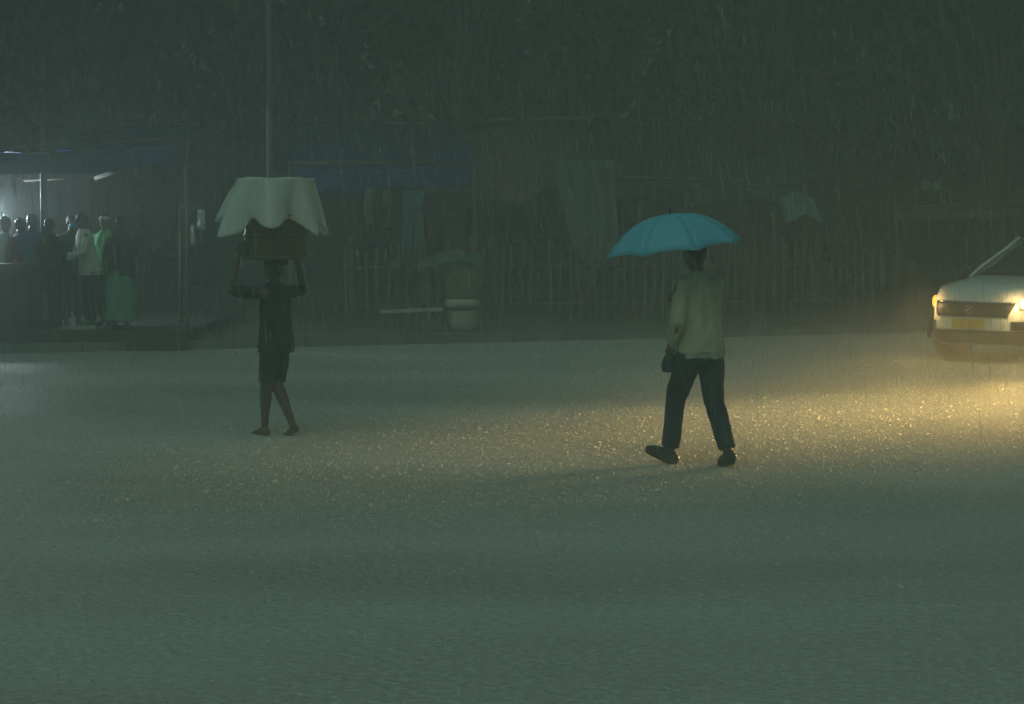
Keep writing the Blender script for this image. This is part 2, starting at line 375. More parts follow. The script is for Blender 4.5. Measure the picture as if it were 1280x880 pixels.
def person(loc, yaw, label, H=1.7, pose=None, shirt='white_cloth', lower='slate', lower_kind='trousers', skin='skin', shoes=True,
           sleeve=.55, voxel=.011, extra=None, woman=False, seed=1.0, hem=.46, cuff=.12, thin=1.0, folds=.012):
    P = {  # joints as fractions of H; +y is forward
        'lean': (0.0, 0.0), 'head': (0, .012), 'head_yaw': 0,
        'lk': (-.055, .012, .285), 'la': (-.055, -.01, .045), 'lt': (-.012, 1, 0),
        'rk': (.055, .012, .285), 'ra': (.055, -.01, .045), 'rt': (.012, 1, 0),
        'le': (-.145, -.02, .63), 'lw': (-.15, .03, .48), 'ld': (0, .1, -1), 'ln': (1, 0, 0), 'lc': 22,
        're': (.145, -.02, .63), 'rw': (.15, .03, .48), 'rd': (0, .1, -1), 'rn': (-1, 0, 0), 'rc': 22}
    P.update(pose or {})
    V = lambda t: Vector(t) * H
    k = H / 1.72
    root = empty("person", loc, yaw, label, "person")
    def sp(z):  # spine offset at height fraction z
        t = max(0, (z - .52) / .33); return Vector((P['lean'][0] * t, P['lean'][1] * t, 0)) * H
    def ring(z, rx, ry, g_=0, dy=0):
        o = sp(z); return ((o.x, o.y + dy * H, z * H), (rx * H + g_) * thin, (ry * H + g_) * thin)
    sw = .098 if woman else .108
    hipw = .100 if woman else .092
    lsh, rsh = V((-sw, 0, .800)) + sp(.80), V((sw, 0, .800)) + sp(.80)
    lh, rh = V((-.052, 0, .52)), V((.052, 0, .52))
    lk, la, rk, ra = V(P['lk']), V(P['la']), V(P['rk']), V(P['ra'])
    le, lw, re_, rw = V(P['le']), V(P['lw']), V(P['re']), V(P['rw'])
    b = MB()
    b.loft([ring(.47, .07, .055), ring(.50, hipw, .068), ring(.545, hipw, .068), ring(.60, .080, .058), ring(.66, .080, .060), ring(.74, .092, .066, 0, .004),
            ring(.79, .098, .062), ring(.82, .085, .050), ring(.845, .040, .034)])
    hc = V((P['head'][0], P['head'][1], .935)) + sp(.9)
    b.tube([V((0, -.004, .83)) + sp(.83), hc - Vector((0, .012 * H, .045 * H))], [.036 * H, .031 * H], 12)
    hr = Matrix.Rotation(R(P['head_yaw']), 3, 'Z')
    e = lambda c, r: b.ell(hc + hr @ (Vector(c) * H), Vector(r) * H, 14, 10, hr)
    e((0, -.004, .012), (.043, .055, .053)); e((0, .014, -.026), (.034, .038, .037)); e((0, .024, -.044), (.018, .020, .016))
    e((0, .050, -.004), (.0075, .013, .013)); e((0, .056, -.012), (.010, .010, .007))      # nose
    e((0, .043, -.029), (.016, .010, .0045)); e((0, .042, -.036), (.014, .010, .0045))     # lips
    e((-.021, .043, .010), (.014, .008, .004)); e((.021, .043, .010), (.014, .008, .004))  # brows
    e((-.045, -.004, -.004), (.006, .013, .019)); e((.045, -.004, -.004), (.006, .013, .019))  # ears
    for sh, el, wr, d, n, sd, c in ((lsh, le, lw, P['ld'], P['ln'], 1, P['lc']), (rsh, re_, rw, P['rd'], P['rn'], -1, P['rc'])):
        b.tube([sh, sh.lerp(el, .4), el, el.lerp(wr, .3), wr], [.034*H*thin, .028*H*thin, .022*H, .024*H, .0155*H], 12, round_ends=True)
        hand_prims(b, wr, Vector(d), Vector(n), sd, c, k)
    for hp, kn, an, t in ((lh, lk, la, P['lt']), (rh, rk, ra, P['rt'])):
        b.tube([hp, hp.lerp(kn, .35), kn, kn.lerp(an, .3), kn.lerp(an, .65), an], [.058*H*thin, .052*H*thin, .034*H, .035*H*thin, .026*H, .021*H], 14, round_ends=True)
        d = Vector(t).normalized(); w = d.cross(Vector((0, 0, 1))).normalized(); up = w.cross(d)
        heel = an - d*.028*H - up*.026*H; ball = an + d*.085*H - up*.031*H
        b.tube([heel, an + d*.03*H - up*.02*H, ball], [.021*H, .022*H, .016*H], 12, round_ends=True)
        if not shoes:
            for i in range(5):
                o = (i - 2) * .0115 * H
                b.tube([ball - d*.035*H + w*o*.7, ball + w*o, ball + w*o*1.1 + d*(.034 - abs(i - 2)*.004)*H - up*.006*H], [.013*H, .0095*H, .0065*H], 8, round_ends=True)
    obj("body", sculpt(b, "body", voxel, 3), M[skin], root)
    for sx in (-1, 1):
        MB().ell(hc + hr @ (Vector((.021*sx, .0445, .001)) * H), Vector((.0065, .004, .0038)) * H, 8, 6, hr).build("eye", M['eye'], root)
    # hair: a cap over skull, nape left free
    h = MB()
    h.ell(hc + hr @ (Vector((0, -.009, .020)) * H), Vector((.0475, .056, .053)) * H, 16, 12, hr)
    h.ell(hc + hr @ (Vector((0, -.030, -.002)) * H), Vector((.041, .032, .042)) * H, 14, 10, hr)
    if woman:
        h.ell(hc + hr @ (Vector((0, -.062, -.020)) * H), Vector((.026, .024, .026)) * H, 12, 8, hr)
    obj("hair", sculpt(h, "hair", .008, 2, .004, 50, 1, seed), M['hair'], root)
    # shirt
    g_ = .012
    s = MB()
    s.loft([ring(hem, hipw*1.10, .082, g_*1.9), ring(hem+.022, hipw*1.06, .078, g_*1.6), ring(hem+.034, hipw*1.12, .083, g_*2.2), ring(.51, hipw*1.08, .080, g_*1.9), ring(.56, hipw*1.02, .076, g_*1.9), ring(.63, .092, .071, g_*1.5), ring(.72, .098, .072, g_, .002),
            ring(.79, .108, .066, g_*.8), ring(.818, .100, .056, g_*.7), ring(.838, .066, .046, g_*.7), ring(.852, .044, .040, g_*.6), ring(.862, .038, .038, g_*.4)], 28)
    for sh, el, wr in ((lsh, le, lw), (rsh, re_, rw)):
        pts = [sh, sh.lerp(el, .45), sh.lerp(el, min(1, sleeve * 1.4))]; rd = [.034*H*thin, .039*H*thin, .036*H*thin]
        if sleeve > .8: pts = [sh, sh.lerp(el, .45), el, el.lerp(wr, .5), el.lerp(wr, .9)]; rd = [.034*H*thin, .038*H*thin, .032*H, .030*H, .024*H]
        s.tube(pts, rd, 14, round_ends=True)
    obj("shirt", sculpt(s, "shirt", .011, 3, folds, 11, .4, seed * 3), M[shirt], root)
    # lower garment
    l = MB()
    if lower_kind == 'skirt':
        l.loft([ring(.585, .082, .062, .014), ring(.53, hipw, .078, .018), ring(.45, .108, .09, .02), ring(.30, .115, .10, .03), ring(.16, .118, .105, .035), ring(.085, .120, .107, .04)], 28)
        nm = "skirt"
    else:
        l.loft([ring(.58, .082, .062, .012), ring(.54, hipw, .07, .014), ring(.50, hipw*1.02, .072, .014), ring(.468, hipw*.95, .064, .012)], 24)
        for hp, kn, an in ((lh, lk, la), (rh, rk, ra)):
            if lower_kind == 'shorts':
                l.tube([hp, hp.lerp(kn, .45), hp.lerp(kn, .93)], [.060*H, .054*H, .044*H], 16)
            else:
                l.tube([hp, hp.lerp(kn, .4), kn, kn.lerp(an, .4), kn.lerp(an, 1 - cuff)], [.061*H, .057*H, .046*H, .044*H, .040*H], 16)
        nm = lower_kind
    obj(nm, sculpt(l, nm, .011, 2, .010, 12, .5, seed * 5 + 1), M[lower], root)
    if shoes:
        for an, t in ((la, P['lt']), (ra, P['rt'])):
            d = Vector(t).normalized(); w = d.cross(Vector((0, 0, 1))).normalized(); up = w.cross(d)
            q = MB()
            q.tube([an - d*.030*H - up*.018*H, an + d*.025*H - up*.016*H, an + d*.085*H - up*.024*H, an + d*.112*H - up*.028*H], [.025*H, .027*H, .024*H, .016*H], 14, round_ends=True)
            q.tube([an + up*.012*H, an - up*.01*H], [.026*H, .028*H], 12)
            q.tube([an - d*.032*H - up*.037*H, an + d*.11*H - up*.037*H], [.018*H, .018*H], 10, round_ends=True)
            obj("shoe", sculpt(q, "shoe", .009, 2), M['shoe'], root)
    return root, dict(hc=hc, H=H, lw=lw, rw=rw, hr=hr)

# --- man under the umbrella, walking away to the left
S_MAN = 18.55
man_x = atx(876, S_MAN)
man_loc = Vector((man_x, S_MAN, 0)); man_yaw = R(36)
man, mi = person(man_loc, man_yaw, "man in a wet tan shirt and dark trousers walking under the teal umbrella", H=1.75,
    pose={'lean': (0, .02), 'head': (-.005, .02), 'head_yaw': 8,
          'lk': (-.048, .115, .292), 'la': (-.050, .150, .052), 'lt': (-.30, 1, .36),
          'rk': (.055, -.028, .288), 'ra': (.058, -.125, .062), 'rt': (.38, 1, -.22),
          'le': (-.140, -.005, .640), 'lw': (-.120, .060, .545), 'ld': (.1, .45, -.9), 'ln': (1, .2, 0), 'lc': 44,
          're': (.125, .045, .640), 'rw': (.035, .165, .720), 'rd': (-.5, .75, .45), 'rn': (-1, -.35, -.2), 'rc': 52},
    shirt='tan_shirt', lower='slate', sleeve=.95, voxel=.008, hem=.478, cuff=.10, seed=2.2, folds=.026, thin=.95)
def world_pt(root_loc, yaw, p): return Matrix.Rotation(yaw, 3, 'Z') @ Vector(p) + Vector(root_loc)

# umbrella: held in the right hand
hub = at(838, 268, S_MAN + .10)
hand = world_pt(man_loc, man_yaw, mi['rw'] + Vector((-.5, .75, .45)).normalized() * .08)
up_dir = Vector((-.125, -.03, 1)).normalized()
um = empty("umbrella", hub, 0, "open teal umbrella held over the man in the tan shirt", "umbrella")
q0 = Vector((0, 0, 1)).rotation_difference(up_dir); rotm = q0.to_matrix()
Ru, Hu, NG = .56, .275, 8
def cano(r, a):
    t = r / Ru
    return Vector((r*math.cos(a), r*math.sin(a), -Hu * (t ** 2.5) ))
c = MB(); n_sub = 6; n_r = 12; off = R(14)
for k in range(NG):
    a0 = off + 2*math.pi*k/NG; a1 = off + 2*math.pi*(k+1)/NG; rows = []
    for i in range(n_r + 1):
        row = []
        for j in range(n_sub + 1):
            u = j / n_sub; rr = Ru * max(.015, i / n_r)
            p = cano(rr, a0).lerp(cano(rr, a1), u)
            sag = 4*u*(1-u) * (i / n_r)
            p = p * (1 - .045 * sag * (i/n_r)**3); p.z += .010 * sag
            row.append(rotm @ p)
        rows.append(row)
    c.grid(rows, .003)
c.build("canopy", M['teal'], um)
MB().tube([rotm @ Vector((0,0,-.01)), rotm @ Vector((0,0,.045)), rotm @ Vector((0,0,.06))], [.007,.006,.002], 8).build("tip", M['black_metal'], um)
hl = hand - hub; bot = hl + (rotm @ Vector((0,0,-.12)))
MB().tube([rotm @ Vector((0,0,-.012)), hl], .005, 8).build("shaft", M['steel'], um)
hd = (hl - rotm @ Vector((0,0,-.012))).normalized()
hook = [hl - hd*.04, hl + hd*.05, hl + hd*.11]
for i in range(1, 8):
    a = math.pi * i / 7; hook.append(hl + hd*.11 + hd*math.sin(a)*.03 + Vector((1,0,0))*(1-math.cos(a))*.03)
MB().tube(hook, .011, 8, round_ends=True).build("handle", M['black_metal'], um)
for k in range(NG):
    a = off + 2*math.pi*k/NG
    r_ = MB().tube([rotm @ (cano(Ru*t, a) - Vector((0,0,.007))) for t in (.02,.25,.5,.75,1.01)], .0025, 5).build("rib", M['black_metal'], um)
    MB().tube([rotm @ (cano(Ru*.55, a) - Vector((0,0,.008))), rotm @ Vector((0,0,-.30)) + hd*0], .002, 5).build("strut", M['black_metal'], r_)
# small dark bag clutched in the left hand
bh = world_pt(man_loc, man_yaw, mi['lw'] + Vector((.1, .45, -.9)).normalized() * .085)
bgm = MB(); bgm.loft([((0,0,-.15),.045,.025),((0,0,-.14),.055,.032),((0,0,-.08),.058,.034),((0,0,-.03),.045,.025),((0,0,-.015),.03,.018),((0,0,.03),.02,.014)],16)
tag(obj("bag", sculpt(bgm, "bag", .006, 2, .006, 16, 1), M['bag'], None, loc=bh), "small dark bag hanging from the umbrella man's left hand", "bag")

# --- barefoot porter with a basket on the head
S_POR = 21.05
por_loc = Vector((atx(345, S_POR), S_POR, 0)); por_yaw = R(64)
Hp = 1.57
por, pi_ = person(por_loc, por_yaw, "barefoot person in dark top and shorts carrying a covered basket on the head", H=Hp,
    pose={'lean': (0, .005), 'head': (0, .008),
          'lk': (-.026, .050, .285), 'la': (-.022, .062, .048), 'lt': (.55, 1, -.05),
          'rk': (.024, .010, .285), 'ra': (.020, -.100, .058), 'rt': (.6, 1, -.42),
          'le': (-.205, .17, .815), 'lw': (-.130, .155, 1.015), 'ld': (.3, -.05, 1), 'ln': (1, 0, -.1), 'lc': 24,
          're': (.210, -.06, .815), 'rw': (.140, -.04, 1.015), 'rd': (-.25, .05, 1), 'rn': (-1, 0, -.1), 'rc': 24},
    shirt='dark_top', lower='dark_shorts', lower_kind='shorts', skin='skin_dark', shoes=False, sleeve=.6, voxel=.008, hem=.468, seed=6.1, thin=.97)
head_top = world_pt(por_loc, por_yaw, pi_['hc']); head_top.z = .993 * Hp
bz = head_top.z - .048
bk = empty("basket", (por_loc.x + .005, por_loc.y, bz), 0, "tall round cane basket balanced on the barefoot person's head", "basket")
# head ring
rg = MB(); rg.v = []; 
for i in range(24):
    for j in range(8):
        a, bb = 2*math.pi*i/24, 2*math.pi*j/8
        rg.v.append(((.085+.025*math.cos(bb))*math.cos(a), (.085+.025*math.cos(bb))*math.sin(a), .012+.025*math.sin(bb)))
for i in range(24):
    for j in range(8): rg.f.append((i*8+j, ((i+1)%24)*8+j, ((i+1)%24)*8+(j+1)%8, i*8+(j+1)%8))
tag(rg.build("head_pad", M['dark_top'], None, loc=bk.location), "rolled cloth pad between the head and the cane basket", "head pad")
wk = MB(); prof = [(.06,.037),(.275,.040),(.285,.055),(.272,.15),(.262,.25),(.268,.34),(.284,.42),(.288,.44),(.270,.44),(.25,.34),(.245,.25),(.25,.1),(.05,.06)]
wk.lathe(prof, 40)
for v_i, v in enumerate(wk.v):   # woven relief
    a = math.atan2(v[1], v[0]); w_ = 1 + .012 * math.sin(a*20 + (v_i//40)*math.pi)
    wk.v[v_i] = (v[0]*w_, v[1]*w_, v[2])
wk.build("weave", M['wicker'], bk)
for z, r in ((.06,.287),(.245,.266),(.425,.290)):
    t_ = MB()
    for i in range(32):
        for j in range(6):
            a, bb = 2*math.pi*i/32, 2*math.pi*j/6
            t_.v.append(((r+.013*math.cos(bb))*math.cos(a), (r+.013*math.cos(bb))*math.sin(a), z+.013*math.sin(bb)))
    for i in range(32):
        for j in range(6): t_.f.append((i*6+j, ((i+1)%32)*6+j, ((i+1)%32)*6+(j+1)%6, i*6+(j+1)%6))
    t_.build("hoop", M['wood'], bk)
TOPZ = .744
st_ = MB()
for i in range(10):
    a = 2*math.pi*i/10; st_.tube([(.28*math.cos(a), .28*math.sin(a), .43), (.30*math.cos(a+.5), .30*math.sin(a+.5), TOPZ-.04)], .008, 5)
st_.build("stays", M['wood'], bk)
MB().lathe([(.02,TOPZ-.045),(.325,TOPZ-.045),(.33,TOPZ-.03),(.325,TOPZ-.012),(.02,TOPZ-.012)], 36).build("tray", M['wicker'], bk)
# plastic sheet thrown over the tray
sh = MB(); rows = []; HS = .675
ncol = 96
def hang(phi):
    sq = HS / max(abs(math.cos(phi + .12)), abs(math.sin(phi + .12)))
    return min(sq, HS * 1.18) - .33 + .085 * math.sin(phi * 7 + .5*math.sin(phi*2)) + .04*math.sin(phi*3+1.2)
for i in range(22):
    row = []
    for j in range(ncol + 1):
        phi = 2*math.pi*j/ncol
        if i < 6:
            r = .335 * i / 5; z = TOPZ + .004 + .006*math.sin(phi*5)*(i/5) + .004*math.sin(phi*2+i)
            if i == 0: r = .002
        else:
            t = (i - 5) / 16; s_ = hang(phi) * t
            fold = math.sin(phi*7 + .5*math.sin(phi*2)) ; fold2 = math.sin(phi*15 + 1)
            fl = R(17) + R(10)*fold*t**.5 + R(9)*math.cos(phi - math.pi)
            fl *= (1 - .35*t)
            r = .335 + s_*math.sin(fl) + .020*fold2*t + .038*fold*t
            z = TOPZ + .004 - s_*math.cos(fl) - .004*t
        row.append(Vector((r*math.cos(phi + .05*math.sin(phi*7)*max(0,(i-5)/16)), r*math.sin(phi), z)))
    rows.append(row)
sh.grid(rows, .0025)
tag(sh.build("plastic_sheet", M['plastic'], None, loc=(bk.location.x + .0, bk.location.y, bk.location.z)),
    "translucent white plastic sheet draped over the basket on the person's head", "plastic sheet")

# ------------------------------------------------------------------ car
def build_car(loc, yaw):
    root = empty("car", loc, yaw, "white SUV with headlights on at the right edge of the road", "car")
    W, L_, zb = .895, 2.0, .24
    EX = 4.2
    def top(y):
        P_ = [(-2.0, 1.08), (-.9, 1.10), (.95, 1.10), (1.25, 1.085), (1.6, 1.04), (1.8, .985), (1.92, .92), (2.02, .84)]
        return float(np.interp(y, [p[0] for p in P_], [p[1] for p in P_]))
    def topx(x, y):
        return top(y) - .11*(min(1, abs(x)/W)**3.2)*min(1, max(0, (y-.7)/.5))
    def outl(a, s=1.0, sy=1.0):
        ca, sa = math.cos(a), math.sin(a)
        return W*s*math.copysign(abs(ca)**(2/EX), ca), L_*sy*math.copysign(abs(sa)**(2/EX), sa)
    n = 96; b = MB(); rings = []
    for t, s, sy in ((0, .95, .955), (.06, .985, .985), (.25, 1.0, 1.0), (.5, 1.0, .998), (.7, .995, .99), (.88, .975, .975), (1.0, .94, .955)):
        ring_ = []
        for k in range(n):
            x, y = outl(2*math.pi*k/n, s, sy); zt = topx(x, y); ring_.append(Vector((x, y, zb + (zt - zb)*t)))
        rings.append(ring_)
    for q in (.85, .65, .4, .2, .02):
        ring_ = []
        for k in range(n):
            x, y = outl(2*math.pi*k/n, .94*q, .955*q + .0)
            crown = .03*(1-q)
            ring_.append(Vector((x, y, topx(x, y) + crown + .008 * (1 if abs(abs(x)/(W*.94) - .55) < .12 else 0))))
        rings.append(ring_)
    Vv = [p for r in rings for p in r]; F = []
    for i in range(len(rings)-1):
        for k in range(n):
            k2 = (k+1) % n; F.append((i*n+k, i*n+k2, (i+1)*n+k2, (i+1)*n+k))
    F.append(tuple(range(n))[::-1]); F.append(tuple((len(rings)-1)*n+k for k in range(n)))
    b.add(Vv, F); b.build("body", M['car_white'], root)
    # greenhouse
    def gh(t):  # t 0..1 belt to roof -> yf, yr, w, z
        return (.98 - .98*t, -1.93 + .30*t, .80 - .17*t, 1.09 + .52*t)
    def ghp(t, a, out=0):
        yf, yr, w, z = gh(t); cy, ly = (yf+yr)/2, (yf-yr)/2; ca, sa = math.cos(a), math.sin(a); e_ = 7
        return Vector(((w+out)*math.copysign(abs(ca)**(2/e_), ca), cy+(ly+out)*math.copysign(abs(sa)**(2/e_), sa), z))
    gm = MB(); rr = [[ghp(t, 2*math.pi*k/64) for k in range(64)] for t in (-.05, .3, .6, .9, 1.0)]
    for q, dz in ((.93, .03), (.7, .05), (.4, .06), (.05, .065)):
        yf, yr, w, z = gh(1.0); cy = (yf+yr)/2
        rr.append([Vector((p.x*q, cy+(p.y-cy)*q, z+dz)) for p in [ghp(1.0, 2*math.pi*k/64) for k in range(64)]])
    F = []
    for i in range(len(rr)-1):
        for k in range(64): k2 = (k+1) % 64; F.append((i*64+k, i*64+k2, (i+1)*64+k2, (i+1)*64+k))
    F.append(tuple((len(rr)-1)*64+k for k in range(64)))
    gm.add([p for r in rr for p in r], F); gm.build("roof", M['car_white'], root)
    def quad_panel(name, p, mat_, th=.012, parent=root, nu=8, nv=5, bulge=0):
        a, b_, c_, d_ = [Vector(x) for x in p]
        nrm = (b_-a).cross(d_-a).normalized()
        rows = [[a.lerp(b_, j/nu).lerp(d_.lerp(c_, j/nu), i/nv) + nrm*bulge*(1-(2*j/nu-1)**2) for j in range(nu+1)] for i in range(nv+1)]
        m_ = MB(); m_.grid(rows, th); return m_.build(name, mat_, parent)
    yf0, yr0, w0, z0 = gh(.04); yf1, yr1, w1, z1 = gh(.93)
    ws = quad_panel("windshield", [(w0-.14, yf0+.012, z0), (-w0+.14, yf0+.012, z0), (-w1+.11, yf1+.012, z1), (w1-.11, yf1+.012, z1)], M['glass'], bulge=.012)
    for sx in (-1, 1):
        MB().tube([(sx*.735, .955, 1.085), (sx*.70, .70, 1.235), (sx*.635, .26, 1.455), (sx*.585, .03, 1.60)], .020, 8).build("pillar", M['car_white'], root)
    for sx in (-.35, .25):
        MB().tube([(sx, yf0+.05, z0+.01), (sx+.28, yf0-.055, z0+.09)], .008, 6).build("wiper", M['car_black'], ws)
    quad_panel("rear_window", [(-w0+.08, yr0-.012, z0), (w0-.08, yr0-.012, z0), (w1-.06, yr1-.012, z1), (-w1+.06, yr1-.012, z1)], M['glass'])
    for sx in (-1, 1):
        def sp_(t, y): yf, yr, w, z = gh(t); return Vector((sx*(w+.010), y, z))
        for ya, yb, ta in ((.62, -.38, .12), (-.45, -1.25, .12), (-1.30, -1.56, .2)):
            pts = [sp_(.06, ya), sp_(.06, yb), sp_(.86, yb+.03), sp_(.86, ya-.5 if ya > .5 else ya-.03)]
            if sx > 0: pts = [pts[1], pts[0], pts[3], pts[2]]
            quad_panel("side_window", pts, M['glass'])
        mr = MB(); mr.ell((sx*1.0, .62, 1.16), (.10, .06, .075), 12, 8); mr.tube([(sx*.86, .64, 1.10), (sx*.97, .62, 1.13)], .02, 6)
        mr.build("mirror", M['car_black'], root)
    # curved panels lying on the nose
    def yfront(x, z, s=1.0): 
        t = max(0, min(1, (z - zb)/(.9 - zb))); sy = float(np.interp(t, [0,.06,.25,.5,.7,.88,1], [.955,.985,1,.998,.99,.975,.955])); sx_ = float(np.interp(t, [0,.06,.25,.5,.7,.88,1], [.95,.985,1,1,.995,.975,.94]))
        return L_*sy*(max(0, 1-(abs(x)/(W*sx_))**EX))**(1/EX)
    def nose(name, z0, z1, xl, xr, mat_, off=.012, parent=root, nu=24, nv=5, th=.03):
        rows = []
        for i in range(nv+1):
            z = z0 + (z1-z0)*i/nv; l, r_ = xl(z), xr(z)
            rows.append([Vector((l+(r_-l)*j/nu, yfront(l+(r_-l)*j/nu, z)+off, z)) for j in range(nu+1)][::-1])
        m_ = MB(); m_.grid(rows, th); return m_.build(name, mat_, parent)
    cst = lambda v: (lambda z: v)
    nose("lower_bumper", .235, .43, cst(-.845), cst(.845), M['car_black'], .014, nu=40)
    nose("skid_strip", .232, .252, cst(-.6), cst(.6), M['steel'], .022)
    gr = nose("grille", .60, .79, lambda z: -.54-.08*(z-.60)/.19, lambda z: .54+.08*(z-.60)/.19, M['car_black'], .012)
    for z in (.645, .70, .755):
        nose("grille_bar", z-.008, z+.008, cst(-.55), cst(.55), M['car_black'], .020, gr)
    nose("chrome_strip", .785, .80, cst(-.62), cst(.62), M['chrome'], .016)
    # badge: a stylised S of two hooks
    em = MB(); ye = yfront(0, .70) + .03
    S = [(.035,.045),(.0,.062),(-.048,.03),(-.012,.006),(-.048,-.02)] ; pts = [(.05,.03),(.0,.06),(-.05,.025),(.048,-.025),(.0,-.06),(-.05,-.03)]
    em.tube([(x, ye, .70+z) for x, z in pts], .011, 6, round_ends=True); em.build("badge", M['chrome'], root)
    pl = MB(); pl.box((0, yfront(0, .50)+.03, .515), (.50, .015, .11)); pl.build("number_plate", M['yellow'], root, smooth=False)
    for sx in (-1, 1):
        # fog lamp pocket
        fx = .66*sx
        lo_, hi_ = (.58, .72)
        nose("fog_pocket", .44, .55, cst(min(lo_*sx, hi_*sx)), cst(max(lo_*sx, hi_*sx)), M['car_black'], .01, nu=8)
        a, b_ = (.63, .875)
        hl_ = nose("headlight", .69, .86, (lambda z, sx=sx: (a + .02 if sx > 0 else -b_)), (lambda z, sx=sx: (b_ if sx > 0 else -a - .02)), M['lens'], .008, nu=12)
        if sx > 0: pass
        # lamp units
        x0, x1 = (.80, .872) if True else (0, 0)
        lo2, hi2 = (.735, .845) if sx > 0 else (.81, .868)
        am = nose("turn_lamp", .705 if sx > 0 else .72, .855, cst(lo2 if sx > 0 else -hi2), cst(hi2 if sx > 0 else -lo2), M['amber_on'], .014, hl_, nu=6, th=.012)
        cx = -.69 if sx < 0 else .69; bu = MB(); bu.ell((cx, yfront(cx, .775)+.006, .775), (.062, .055, .060) if sx < 0 else (.05, .05, .085), 14, 10)
        bu.build("bulb", M['lamp_on' if sx < 0 else 'amber_on'], hl_)
    for sx in (-1, 1):
        for y in (1.22, -1.28):
            wr = empty("wheel", (sx*.80, y, .345), 0); wr.parent = root
            ty = MB(); pr = [(.20,-.10),(.31,-.105),(.34,-.09),(.345,-.05),(.345,.05),(.34,.09),(.31,.105),(.20,.10)]
            ty.lathe(pr, 36); ty.v = [(z, x, y_) for x, y_, z in ty.v]; ty.build("tyre", M['rubber'], wr)
            rm = MB(); rm.lathe([(.03,.085),(.205,.09),(.21,.104),(.195,.108),(.18,.092)], 30, cap=False)
            for k in range(5):
                a_ = 2*math.pi*k/5; rm.box((.10*math.cos(a_), .10*math.sin(a_), .098), (.17, .045, .02), Matrix.Rotation(a_, 3, 'Z'))
            rm.lathe([(.045,.09),(.045,.112),(.01,.115)], 16)
            rm.v = [(z*sx, x, y_) for x, y_, z in rm.v]; rm.build("rim", M['steel'], wr)
            ar = MB(); pts = [(sx*.898, y+.41*math.cos(t), .345+.41*math.sin(t)) for t in np.linspace(-.15, math.pi+.15, 24)]
            ar.tube(pts, .028, 6); ar.build("wheel_arch", M['car_black'], root)
    return root
CAR_A = R(46)
CAR_YAW = R(180) - CAR_A
car_loc = Vector((atx(1211, 30.9) + 2.0*math.sin(CAR_A), 30.9 + 2.0*math.cos(CAR_A), 0))
car = build_car(car_loc, CAR_YAW)
# a second car in the next lane, slightly behind
car2_loc = Vector((12.35, 31.35, 0))
car2 = copy_tree(car); car2.location = car2_loc; car2["label"] = "second white SUV in the lane beyond, headlights on, just past the right edge"
for o_ in (car, car2): o_["group"] = "cars on the road"
# headlamp light: dipped beams, and the stray light that leaves a lamp glass in every direction
def beam(cl, lx, az, dep, size, blend, energy, squash, color=(1.0, .64, .20)):
    p = world_pt(cl, CAR_YAW, Vector((lx, 2.03, .775)))
    d = bpy.data.lights.new("headlight_beam", 'SPOT'); d.energy = energy; d.color = color; d.spot_size = R(size); d.spot_blend = blend; d.shadow_soft_size = .4
    o = bpy.data.objects.new("headlight_beam", d); col.objects.link(o)
    dirv = Vector((-math.sin(R(az))*math.cos(R(dep)), -math.cos(R(az))*math.cos(R(dep)), -math.sin(R(dep))))
    z = -dirv; x = Vector((0,0,1)).cross(z).normalized(); y = z.cross(x)
    o.matrix_world = Matrix.Translation(p) @ Matrix((x, y, z)).transposed().to_4x4() @ Matrix.Diagonal((1, squash, 1, 1))
for lx, kf, sp_e in ((.715, .25, 15), (-.715, 1.0, 14)):
    beam(car_loc, lx, 24, 7.4, 50, 1.0, 1300*kf, .19)
    beam(car_loc, lx, 29, 4.7, 25, 1.0, 6000*kf, .15)
    beam(car2_loc, lx, 45, 4.5, 28, 1.0, 40000, .14)
    d = bpy.data.lights.new("headlight_spill", 'POINT'); d.energy = sp_e; d.color = (1.0, .62, .22); d.shadow_soft_size = .06
    o = bpy.data.objects.new("headlight_spill", d); col.objects.link(o); o.location = world_pt(car_loc, CAR_YAW, Vector((lx*1.06, 2.0, .775)))

